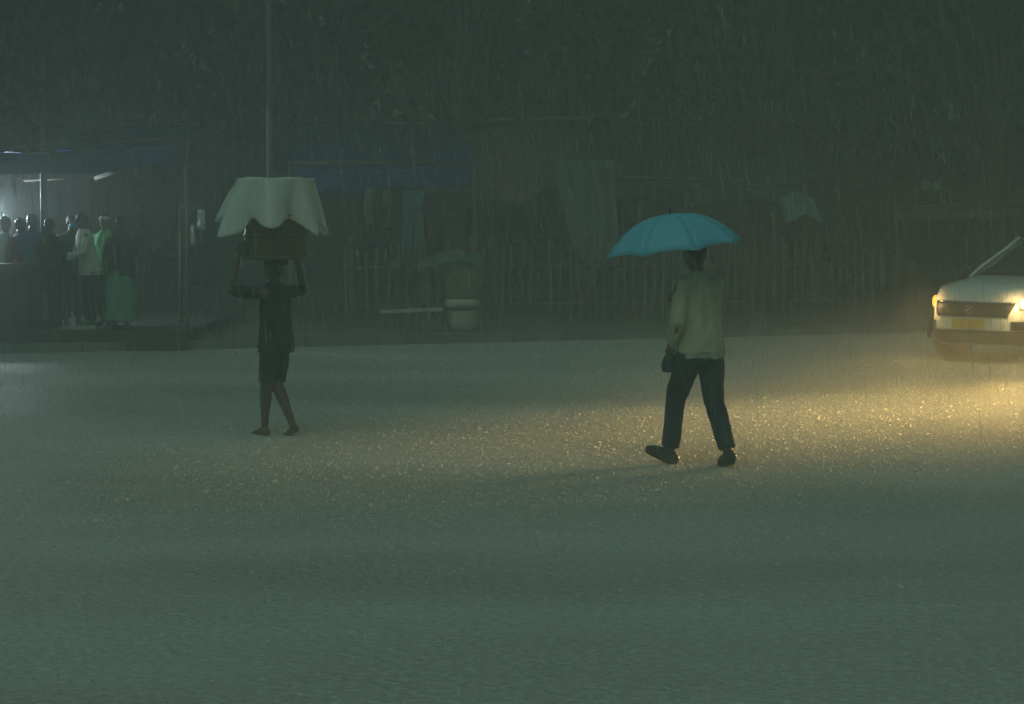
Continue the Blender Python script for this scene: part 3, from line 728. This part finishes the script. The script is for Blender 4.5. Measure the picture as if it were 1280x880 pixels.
# ------------------------------------------------------------------ trees
def tree_meshes(seed, height, crown_r, crown_z0, n_clump=70, leaves=150):
    rnd = random.Random(seed)
    t = MB(); lean = Vector((rnd.uniform(-.6,.6), rnd.uniform(-.4,.4), 0))
    pts = [Vector((0,0,-.05)), Vector((.05,0,.5)), lean*.3 + Vector((0,0,crown_z0*.6)), lean*.7 + Vector((0,0,crown_z0+1)), lean + Vector((0,0,height*.75))]
    t.tube(pts, [.42,.30,.24,.18,.06], 12)
    cl = []
    for i in range(n_clump):
        a = rnd.uniform(0, 2*math.pi); h = rnd.random(); rr = crown_r*math.sqrt(rnd.random())*(1 - .35*abs(2*h-.8))
        cl.append(lean + Vector((rr*math.cos(a), rr*math.sin(a), crown_z0 + h*(height-crown_z0))))
    for c_ in cl[::6]:
        s0 = pts[3].lerp(pts[2], rnd.random()); md = s0.lerp(c_, .5) + Vector((0,0,-.4))
        t.tube([s0, md, c_], [.12,.07,.025], 7)
    V = []; F = []
    for c_ in cl:
        cr = rnd.uniform(.7, 1.5)
        for i in range(leaves):
            d = Vector((rnd.gauss(0,1), rnd.gauss(0,1), rnd.gauss(0,.75))); d = d.normalized()*cr*rnd.random()**.4
            p = c_ + d; s_ = rnd.uniform(.10, .22)
            ax = Vector((rnd.gauss(0,1), rnd.gauss(0,1), rnd.gauss(0,1)-.8)).normalized(); bx = ax.orthogonal().normalized(); bx = (bx*math.cos(i)+ax.cross(bx)*math.sin(i))
            b0 = len(V); V += [p - ax*s_, p + bx*s_*.45, p + ax*s_, p - bx*s_*.45]; F.append((b0,b0+1,b0+2,b0+3))
    me = bpy.data.meshes.new("crown"); me.from_pydata([tuple(v) for v in V], [], F); me.update(); me.materials.append(M['leaf'])
    tm = t.mesh("trunk"); tm.materials.append(M['bark']); tm.polygons.foreach_set("use_smooth", [True]*len(tm.polygons))
    return tm, me
kinds = [tree_meshes(11, 13, 4.6, 3.2), tree_meshes(23, 14.5, 5.2, 3.8, 80), tree_meshes(37, 12, 4.2, 2.6, 64)]
tree_spots = []
row1 = [(-16.5, 40.4), (-10.4, 33.6), (-10.6, 41.2), (-7.4, 41.6), (-1.0, 42.6), (4.4, 44.4), (9.3, 46.0), (12.6, 43.4), (18.5, 46)]  # includes two trees added to overhang and darken the top corners and far haze
row2 = [(-21, 53.5), (-14.6, 54.5), (-8.7, 53.6), (-3.6, 54.8), (1.6, 53.8), (6.8, 54.6), (12, 53.5), (17.3, 54.8), (23, 53.5), (10.2, 52.2)]
row3 = [(-19, 62), (-12, 63), (-5, 61.5), (2, 63), (9, 62), (16, 63), (23, 62), (12.4, 61.5)]
descr_row = ["behind the stalls", "second row back from the stalls", "beyond the compound wall"]
near_by = ["far left edge", "left pole", "covered basket", "blue tarp", "brown tent", "teal umbrella", "slate tarp", "white car", "right edge"]
for ri, row in enumerate((row1, row2, row3)):
    for i, (x, y) in enumerate(row):
        j_ = sorted(q_[0] / q_[1] for q_ in row).index(x / y)
        kk = (i*2 + ri) % 3; tm, cm = kinds[kk]
        px = 640 + x/y*FP
        look = ("broad tall dark tree", "very tall spreading dark tree", "low branching dark tree")[kk]
        tr = empty("tree", (x, y, .11), random.uniform(0, 6.28), f"{look}, {['first','second','third','fourth','fifth','sixth','seventh','eighth','ninth','tenth'][j_]} from the left {descr_row[ri]}", "tree", "dark trees behind the market")
        sc = random.uniform(1.08, 1.22) if ri == 0 else random.uniform(.92, 1.12); tr.scale = (sc, sc, sc)
        for nm, me in (("trunk", tm), ("crown", cm)):
            o = bpy.data.objects.new(nm, me); col.objects.link(o); o.parent = tr
            if nm == 'crown' and ri == 0 and i != 1: o.location.z = 1.7
# undergrowth against the wall
ug = MB(); rnd = random.Random(5)
for i in range(9000):
    x = rnd.uniform(-26, 26); y = 57.6 - abs(rnd.gauss(0, 1.2)); hmax = 1.2 + .9*mnoise.noise(Vector((x*.35, 0, 3)))
    z = .1 + rnd.random()*max(.3, hmax); s_ = rnd.uniform(.08, .2); a = rnd.uniform(0, 6.28); tl = rnd.uniform(-.5, .9)
    ax = Vector((math.cos(a), math.sin(a)*.6, tl)).normalized(); bx = ax.orthogonal().normalized()
    p = Vector((x, y, z)); ug.add([p-ax*s_, p+bx*s_*.4, p+ax*s_, p-bx*s_*.4], [(0,1,2,3)])
tag(ug.build("undergrowth", M['leaf'], smooth=False), kind="stuff")

# ------------------------------------------------------------------ poles, stalls, fence, clutter
PZ = .115
PLAT = .27
def pole(px, Y, r, h, label):
    t = empty("utility_pole", (atx(px, Y), Y, PZ), 0, label, "pole")
    MB().tube([(0,0,-.05),(0,0,h*.5),(0,0,h)], [r, r*.9, r*.75], 14).build("shaft", M['pole'], t)
    MB().lathe([(r*2.2,-.02),(r*2.2,.10),(r*1.3,.14)], 16).build("base_collar", M['kerb'], t)
    MB().box((0,0,h-.25), (1.3,.07,.07)).build("crossarm", M['pole'], t)
    for sx in (-.5, 0, .5):
        MB().lathe([(.02,h-.21),(.04,h-.17),(.025,h-.13),(.04,h-.09),(.01,h-.06)], 10, (sx,0,0)).build("insulator", M['bucket'], t)
pole(57, 35.3, .055, 9.0, "grey utility pole rising through the blue-roofed stall")
pole(338, 37.5, .05, 9.0, "grey utility pole standing behind the covered basket")

def tarp_mesh(c00, c10, c11, c01, sag=.2, nu=26, nv=14, seed=0., wr=.05, th=.006):
    rows = []
    for i in range(nv+1):
        v = i/nv; row = []
        for j in range(nu+1):
            u = j/nu; p = Vector(c00).lerp(Vector(c10), u).lerp(Vector(c01).lerp(Vector(c11), u), v)
            p.z -= sag*4*u*(1-u)*(.4+.6*4*v*(1-v)) * (.75+.5*mnoise.noise(Vector((u*3+seed, v*2, 0))))
            p.z += wr*mnoise.noise(Vector((u*9+seed, v*5, 2)))
            p.y += wr*.6*mnoise.noise(Vector((u*8+seed, v*6, 7)))
            row.append(p)
        rows.append(row)
    m_ = MB(); m_.grid(rows, th); return m_
def stall(label, corners, tarp, seed, post_r=.035, valance=.35):
    """corners: front-left, front-right, back-right, back-left top points"""
    fl, fr, br, bl = [Vector(c) for c in corners]
    base = (fl+fr+br+bl)/4; base.z = PZ
    t = empty("market_stall", base, 0, label, "market stall")
    loc = lambda p: Vector(p) - base
    tm = tarp_mesh(loc(fl), loc(fr), loc(br), loc(bl), .22, seed=seed); tm.build("roof_tarp", M[tarp], t)
    vr = []
    for i in range(6):
        row = []
        for j in range(27):
            u = j/26; p = loc(fl).lerp(loc(fr), u); p.z -= .22*4*u*(1-u)*.4*(.75+.5*mnoise.noise(Vector((u*3+seed, 0, 0)))) - .05*mnoise.noise(Vector((u*9+seed,0,2))) + .02
            ln = valance*(1+.5*mnoise.noise(Vector((u*4+seed, 9, 1))))
            row.append(p + Vector((0, -.02+.05*mnoise.noise(Vector((u*12+seed, i*.4, 4)))*i/5, -ln*i/5)))
        vr.append(row)
    MB().grid(vr, .005).build("valance", M[tarp], t)
    for p in (fl, fr, br, bl):
        q = loc(p); MB().tube([(q.x, q.y, -.05), (q.x+.03, q.y, q.z*.5), (q.x, q.y, q.z+.06)], post_r, 8).build("post", M['wood'], t)
    for a, b_ in ((fl, fr), (bl, br)):
        MB().tube([loc(a)+Vector((0,0,.03)), loc(b_)+Vector((0,0,.03))], .028, 8).build("beam", M['wood'], t)
    return t
# left stall (blue tarp)
stall("market stall with bright blue tarp roof over the waiting people", [at(-60,190,34.4), at(232,176,35.6), at(232,158,39.5), at(-60,156,39.5)], 'blue_tarp', 1.3, valance=.30)
stall("blue-tarp market stall between the covered basket and the brown tent", [at(362,206,38.6), at(592,205,39.6), at(584,152,43), at(372,154,43)], 'blue_tarp', 5.1, valance=.35)
stall("long slate-blue tarp stall behind the teal umbrella", [at(735,222,40.8), at(1005,232,42.5), at(1000,158,46), at(735,150,46)], 'slate_tarp', 8.7, valance=.3)
# small roof on the right
rr_ = stall("low brown-roofed stall beyond the white car", [at(1120,262,43), at(1330,252,44), at(1330,222,47), at(1125,236,47)], 'roof_brown', 12.2, valance=.15)
# ridge pole across
rp0, rp1 = at(450,150,43.2), at(742,147,43.2)
o = MB().tube([rp0, (rp0+rp1)/2 - Vector((0,0,.04)), rp1], .035, 8).build("bamboo_pole", M['palewood']); tag(o, "long bamboo pole tied along the top of the brown tent", "pole")
# brown tent with open front
tn = empty("tent", (atx(650,42), 42, PZ), 0, "brown cloth tent with a dark open front behind the picket fence", "tent")
tb = Vector((atx(650,42), 42, PZ)); tl = lambda px, py, Y: at(px, py, Y) - tb
rows = []
for i in range(13):
    v = i/12; row = []
    for j in range(25):
        u = j/24; px = 548 + (742-548)*u; peak = 158 + 14*abs(2*u-1)**1.5
        hem_ = 225 + 50*math.sin(u*math.pi*1.15+.2)*.7 + 22*mnoise.noise(Vector((u*4,0,0)))
        row.append(tl(px, peak + (hem_-peak)*v, 41.6 - .9*v + .12*mnoise.noise(Vector((u*7, v*3, 0)))))
    rows.append(row)
MB().grid(rows, .006).build("front_flap", M['brown_cloth'], tn)
rows = [[tl(548+(742-548)*u, 158+14*abs(2*u-1)**1.5 - 0, 41.6) + Vector((0, 3.2*v, -.9*v*v)) for u in np.linspace(0,1,13)] for v in np.linspace(0,1,7)]
MB().grid(rows, .006).build("roof_sheet", M['brown_cloth'], tn)
for px in (615, 735):
    p = tl(px, 165, 41.5); MB().tube([(p.x, p.y, -.05), (p.x, p.y, p.z)], .05 if px == 615 else .04, 8).build("post", M['wood'], tn)
# slanted teal sheet hanging right of the tent
rows = []
for i in range(15):
    v = i/14; row = []
    for j in range(15):
        u = j/14; xl = 688 + 34*v; xr = 768 + 6*v
        row.append(at(xl+(xr-xl)*u, 200+130*v, 40.3 - .35*v + .12*mnoise.noise(Vector((u*5, v*1.5, 4)))))
    rows.append(row)
tag(MB().grid(rows, .005).build("tarpaulin", M['teal_tarp']), "faded teal tarpaulin hanging slantwise beside the brown tent", "tarpaulin")
rows = []
for i in range(9):
    v = i/8; rows.append([at(972+(1020-972)*u + 10*v, 238+12*abs(2*u-1)+30*v, 41.9 - .5*v + .1*mnoise.noise(Vector((u*5, v*2, 8)))) for u in np.linspace(0,1,11)])
tag(MB().grid(rows, .005).build("tarpaulin", M['teal_cloth']), "small bluish tarpaulin hung at the end of the long slate stall", "tarpaulin")

# picket fence
FY = 38.9
fn = empty("picket_fence", (atx(780, FY), FY, PZ), 0, "weathered wooden picket fence running in front of the tents", "fence")
fb = Vector((atx(780, FY), FY, PZ)); pk = MB(); rl = MB(); rnd = random.Random(3)
def fy(x): return .28 * (x - fb.x) * 1.0
x = atx(440, FY); xe = atx(1118, FY)
while x < xe:
    gap = rnd.random() < .05
    if not gap:
        h = 1.22 + rnd.uniform(-.12, .16); w_ = rnd.uniform(.028, .055); tilt = rnd.gauss(0, .03)
        yy = fy(x); rot = Matrix.Rotation(tilt, 3, 'Y')
        pk.box((x-fb.x, yy, h/2 - .02), (w_, .02, h), rot)
        pk.add([Vector((x-fb.x, yy, h/2-.02)) + rot @ Vector(q) for q in ((-w_/2,-.01,h/2),(w_/2,-.01,h/2),(w_/2,.01,h/2),(-w_/2,.01,h/2),(0,0,h/2+.06))], [(0,1,4),(1,2,4),(2,3,4),(3,0,4)])
    x += rnd.uniform(.12, .20)
pk.build("pickets", M['wood'], fn, smooth=False)
for z in (.35, .95):
    MB().tube([(xx-fb.x, fy(xx)+.035, z) for xx in np.linspace(atx(438, FY), atx(1120, FY), 12)], .022, 6).build("rail", M['wood'], fn)
xx = atx(445, FY)
while xx < xe:
    MB().box((xx-fb.x, fy(xx)+.09, .70), (.08,.08,1.5)).build("post", M['wood'], fn, smooth=False); xx += 1.9

# clothes line and washing
cl0, cl1 = at(446, 236, 38.3), at(600, 238, 38.5)
tag(MB().tube([cl0, cl0.lerp(cl1,.5)-Vector((0,0,.03)), cl1], .012, 6).build("clothes_line", M['wood']), "thin pole strung under the middle stall with washing on it", "clothes line")
def garment(px0, px1, py0, py1, Y, m_, label, split=False, nm="hanging_cloth"):
    mb = MB()
    parts = [(px0, px1, py0, py1)] if not split else [(px0, px1, py0, py0+(py1-py0)*.3), (px0, (px0+px1)/2-1, py0+(py1-py0)*.29, py1), ((px0+px1)/2+1, px1-1, py0+(py1-py0)*.29, py1-6)]
    for a, b_, c_, d_ in parts:
        rows = [[at(a+(b_-a)*u + 2*mnoise.noise(Vector((v*3, px0, 1))), c_+(d_-c_)*v, Y + .05*mnoise.noise(Vector((u*4+px0, v*2, 0)))) for u in np.linspace(0,1,8)] for v in np.linspace(0,1,10)]
        mb.grid(rows, .012)
    return tag(mb.build(nm, M[m_]), label, "washing", "washing hung under the middle stall")
garment(456, 466, 237, 280, 38.3, 'grey_cloth', "narrow grey cloth hung leftmost on the pole of the middle stall")
garment(480, 490, 238, 288, 38.32, 'brown_cloth', "narrow brown cloth hung beside the teal trousers")
garment(503, 530, 238, 322, 38.35, 'teal_cloth', "pair of teal trousers hung from the pole of the middle stall", True, "hanging_trousers")
for px0, px1, a, b_, lb in ((247, 256, 262, 287, "short white cloth hung just left of the covered basket, the higher one"), (236, 243, 281, 306, "short white cloth hung just left of the covered basket, the lower one")):
    o = garment(px0, px1, a, b_, 36.2, 'white_cloth', lb); o["group"] = "white cloths hung left of the basket"
# little line that carries the white cloths
tag(MB().tube([at(226,258,36.2), at(268,256,36.2)], .012, 6).build("clothes_line", M['wood']), "short stick holding the two white cloths left of the basket", "clothes line")
tag(MB().tube([at(226,250,36.22), Vector((atx(226,36.22), 36.22, PZ-.05))], .03, 8).build("post", M['wood']), "bare wooden post left of the covered basket", "post")

# bucket with sack and sheet, plank bench
by = 36.6
bx_ = atx(578, by); 
def zz(py, Y): return at(578, py, Y).z
bkt = empty("bucket", (bx_, by, PZ), 0, "pale round bucket standing on the kerb under the jute basket", "bucket")
MB().lathe([(.14,0),(.20,.03),(.245,.16),(.25,.30),(.255,.32),(.235,.33),(.22,.30),(.05,.27)], 28).build("tub", M['bucket'], bkt)
MB().lathe([(.255,.335),(.27,.35),(.255,.365),(.05,.37)], 28).build("lid", M['mudwall'], bkt)
tag(MB().lathe([(.05,0),(.24,.0),(.265,.03),(.27,.10),(.24,.13),(.05,.13)], 28).build("tub", M['bucket'], None, loc=(bx_+.0, by, PZ+.372)), "shallow pale tub stacked on the bucket lid", "tub")
sk = MB(); sk.loft([((0,0,0),.17,.17),((.0,0,.03),.22,.2),((.01,0,.2),.26,.24),((.03,0,.4),.31,.28),((.03,0,.56),.30,.27),((.02,0,.64),.2,.2)], 24)
tag(obj("jute_sack", sculpt(sk, "jute_sack", .014, 3, .02, 6, .6, 3), M['sack'], None, loc=(bx_-.02, by, PZ+.506)), "bulging jute sack standing on the pale tub", "sack")
rows = []
for i in range(10):
    v = i/9
    rows.append([Vector((-.62+1.0*u, -.36+.72*v, .10*math.sin(u*3.2)+.03*mnoise.noise(Vector((u*5,v*4,0))) - .16*abs(2*v-1)**2 - .10*(1-u)**2)) for u in np.linspace(0,1,14)])
tag(MB().grid(rows, .008).build("plastic_sheet", M['teal_tarp'], None, loc=(bx_-.05, by, PZ+1.17)), "greenish plastic sheet thrown over the jute sack", "plastic sheet")
bn = empty("bench", (atx(515, by), by-.1, PZ), 0, "low plank bench beside the pale bucket", "bench")
MB().box((0,0,.33), (.95,.26,.05), Matrix.Rotation(R(-2.5), 3, 'Y')).build("seat", M['palewood'], bn, smooth=False)
for sx in (-.38, .38): MB().box((sx,0,.145), (.06,.22,.31)).build("leg", M['wood'], bn, smooth=False)

# stall counter and goods on the left
ct = empty("counter", (atx(18, 34.4), 34.4, PLAT), 0, "dark cloth-fronted counter at the left end of the blue stall", "counter")
MB().box((0,0,.92), (1.5,.6,.04)).build("top", M['wood'], ct, smooth=False)
rows = [[Vector((-.75+1.5*u, -.305+.03*math.sin(u*40)*v, .9-.86*v)) for u in np.linspace(0,1,60)] for v in np.linspace(0,1,6)]
MB().grid(rows, .006).build("cloth_front", M['dark_top'], ct)
for sx in (-.7,.7):
    for sy in (-.24,.24): MB().box((sx,sy,.45), (.05,.05,.9)).build("leg", M['wood'], ct, smooth=False)
tag(MB().tube([at(118,223,36), at(167,208,36)], .03, 8).build("bamboo_pole", M['palewood']), "pale slanting bamboo pole under the blue stall roof", "pole")
tag(MB().tube([at(30,226,36.5), at(104,222,36.5)], .018, 8).build("bamboo_pole", M['wood']), "thin level bamboo pole under the blue stall roof", "pole")
pl_ = MB().box((0,0,.03), (.55,.16,.05)); tag(pl_.build("plank", M['palewood'], None, False, loc=(atx(97,34.2), 34.2, PLAT)), "pale plank lying on the pavement before the people", "plank")
mt = MB(); mt.grid([[Vector((-.4+.8*u, -.3+.6*v, .03+.02*mnoise.noise(Vector((u*4,v*4,0))))) for u in np.linspace(0,1,10)] for v in np.linspace(0,1,8)], .02)
tag(mt.build("sack", M['brown_cloth'], None, loc=(atx(178,34.6), 34.6, PLAT+.01)), "brown sack spread flat on the pavement beside the green skirt", "sack")
# white jars on the far right roof
for i, (px, h) in enumerate(((1157,.22),(1170,.17))):
    p = at(px, 236, 45.6)
    jar = empty("plastic_can", (p.x, 45.6, p.z-.02), 0, ("taller white plastic can on the low stall roof", "shorter white plastic can on the low stall roof")[i], "can", "white cans on the low roof")
    MB().lathe([(.08,0),(.085,.02),(.085,h*.7),(.05,h*.85),(.03,h*.9),(.03,h)], 18).build("can_body", M['bucket'], jar)
    MB().lathe([(.034,h*.92),(.034,h*1.08),(.01,h*1.09)], 12).build("cap", M['blue_cloth'], jar)
pf = MB(); pf.grid([[Vector((x_, y_, z_)) for x_ in np.linspace(-14, -4.55, 12)] for y_, z_ in ((33.55, -.02), (33.55, .25), (33.6, PLAT), (40.5, PLAT), (40.5, 0))])
tag(pf.build('platform', M['mudwall'], smooth=False), kind='structure')
# bulb
lp = at(-7, 258, 36.0)
lb = empty("light_bulb", lp, 0, "lit cold-white bulb hanging under the blue stall roof", "light bulb")
MB().ell((0,0,0), (.045,.045,.055), 16, 10).build("glass_bulb", M['bulb_on'], lb)
MB().lathe([(.02,.045),(.024,.05),(.024,.10),(.01,.11)], 12).build("socket", M['black_metal'], lb)
MB().tube([(0,0,.10),(0,0,.95)], .006, 6).build("cable", M['black_metal'], lb)
ld = bpy.data.lights.new("bulb_light", 'POINT'); ld.energy = 390; ld.color = (.75, .92, 1.0); ld.shadow_soft_size = .07
lo = bpy.data.objects.new("bulb_light", ld); col.objects.link(lo); lo.parent = lb; lo.location = (0, -.0, -.09)

# people sheltering
def by_stand(px, Y, yaw, label, **k): return person(Vector((atx(px, Y), Y, PLAT)), R(yaw), label, **k)
p5, _ = by_stand(64, 34.3, 48, "person with back turned in a dark shirt and grey-green lungi by the left pole", H=1.58, shirt='dark_top', lower='grey_cloth', lower_kind='skirt', seed=3.1)
p1, i1 = by_stand(91, 35.6, 200, "person in dark clothes wearing a blue face mask", H=1.62, shirt='dark_top', lower='slate', seed=4.4, pose={'head_yaw': 10})
H1 = 1.62; mk = MB(); mk.ell(i1['hc'] + i1['hr'] @ Vector((0,.030*H1,-.026*H1)), Vector((.036,.032,.026))*H1, 14, 10, i1['hr']); mk.build("face_mask", M['mask'], p1)
p2, _ = by_stand(113, 34.7, 115, "person in a white shirt with bent arm, beside the mask wearer", H=1.66, shirt='white_cloth', lower='slate', seed=5.7, sleeve=.95,
    pose={'lean': (0,.05), 'le': (-.15,.10,.66), 'lw': (-.05,.22,.60), 'ld': (.5,.8,-.1), 're': (.16,.08,.64), 'rw': (.06,.2,.62), 'rd': (-.5,.8,0)})
p3, i3 = by_stand(134, 35.2, 150, "man in a white cap and bright green shirt", H=1.64, shirt='green_cloth', lower='slate', seed=7.7)
cp = MB(); cp.ell(i3['hc'] + i3['hr'] @ Vector((0,-.004,.044)), Vector((.05,.06,.030))*1.64, 16, 8, i3['hr']); cp.ell(i3['hc'] + i3['hr'] @ Vector((0,.085,.036)), Vector((.036,.036,.005))*1.64, 14, 6, i3['hr'])
cp.build("cap", M['white_cloth'], p3)
p4, _ = by_stand(152, 34.0, -15, "woman with back turned in a dark top and long pale green skirt", H=1.60, shirt='dark_top', lower='pale_green', lower_kind='skirt', woman=True, seed=9.2)
p6, _ = by_stand(42, 35.2, 215, "person in a blue shirt behind the left counter", H=1.64, shirt='blue_cloth', lower='slate', seed=11.3)
p7, _ = by_stand(27, 35.2, 235, "person in a dark red shirt behind the left counter", H=1.58, shirt='red_cloth', lower='slate', seed=12.9)
p8, _ = by_stand(9, 35.3, 165, "person in a white shirt at the leftmost edge behind the counter", H=1.6, shirt='white_cloth', lower='slate', seed=14.1)

# ------------------------------------------------------------------ rain and splashes
rng = np.random.default_rng(4)
def mass(name, V, F, mat_):
    me = bpy.data.meshes.new(name); me.vertices.add(len(V)); me.vertices.foreach_set("co", V.astype(np.float32).ravel())
    nf, k = F.shape; me.loops.add(nf*k); me.loops.foreach_set("vertex_index", F.astype(np.int32).ravel())
    me.polygons.add(nf); me.polygons.foreach_set("loop_start", np.arange(0, nf*k, k, dtype=np.int32)); me.update(calc_edges=True)
    me.materials.append(mat_); o = bpy.data.objects.new(name, me); col.objects.link(o); return tag(o, kind="stuff")
# falling drops: slim spindles
N = 56000
Y = 10 + 36*rng.random(N)**.8; X = (rng.random(N)*2-1)*(.24*Y+1.5); Z = rng.random(N)*(2.3+.13*Y)
ln = rng.uniform(.04, .17, N); rd = rng.uniform(.0009, .0019, N)
dirv = np.array([-.10, .03, 1.0]); dirv /= np.linalg.norm(dirv)
C = np.stack([X, Y, Z+.1], 1); near = rng.random(N) < .03; C[near,1] = rng.uniform(5, 10, near.sum()); C[near,0] = (rng.random(near.sum())*2-1)*(.24*C[near,1]+.3); rd[near] *= .55
jit = rng.normal(0, .03, (N,3)); jit[:,2] = 0
D = (dirv+jit)*ln[:,None]*.5
tri = [np.array([math.cos(a), math.sin(a), 0]) for a in (0, 2.094, 4.189)]
Vr = np.stack([C-D] + [C+t*rd[:,None] for t in tri] + [C+D], 1)
base = np.array([[0,2,1],[0,3,2],[0,1,3],[4,1,2],[4,2,3],[4,3,1]])
F = (np.arange(N)*5)[:,None,None] + base[None]
mass("rain", Vr.reshape(-1,3), F.reshape(-1,3), M['rain'])
# splash crowns on the road
N = 60000
Y = np.sqrt(rng.random(N)*(38**2-8.5**2)+8.5**2); X = (rng.random(N)*2-1)*(.235*Y+1.0)
ok = Y < kerb_y(X)-.1; X, Y = X[ok], Y[ok]; N = len(X)
r0 = .0012+.0045*rng.random(N)**2.2; big = rng.random(N) < .05; r0[big] = rng.uniform(.006, .013, big.sum()); r1 = r0*rng.uniform(1.3, 2.0, N); h = rng.uniform(.003, .010, N)*(1+1.2*(rng.random(N)<.15))
K = 7; Vc = np.zeros((N, 2*K, 3))
for k in range(K):
    a = 2*math.pi*k/K; hk = h*(.45+.75*rng.random(N))
    Vc[:,k] = np.stack([X+r0*math.cos(a), Y+r0*math.sin(a), np.full(N,.001)], 1)
    Vc[:,K+k] = np.stack([X+r1*math.cos(a), Y+r1*math.sin(a), hk], 1)
base = np.array([[k, (k+1)%K, K+(k+1)%K, K+k] for k in range(K)])
F = (np.arange(N)*2*K)[:,None,None] + base[None]
mass("rain_splashes", Vc.reshape(-1,3), F.reshape(-1,4), M['splash'])
# droplets thrown up from the splashes
N = 130000
Y = np.sqrt(rng.random(N)*(38**2-8.5**2)+8.5**2); X = (rng.random(N)*2-1)*(.235*Y+1.0)
ok = Y < kerb_y(X)-.1; X, Y = X[ok], Y[ok]; N = len(X)
Z = rng.exponential(.035, N)+.003; r = rng.uniform(.0010, .0024, N)
C = np.stack([X,Y,Z],1)
oct_ = np.array([[1,0,0],[-1,0,0],[0,1,0],[0,-1,0],[0,0,1.3],[0,0,-1.3]])
Vd = C[:,None,:] + oct_[None]*r[:,None,None]
base = np.array([[0,2,4],[2,1,4],[1,3,4],[3,0,4],[2,0,5],[1,2,5],[3,1,5],[0,3,5]])
F = (np.arange(N)*6)[:,None,None] + base[None]
mass("rain_spray", Vd.reshape(-1,3), F.reshape(-1,3), M['splash'])
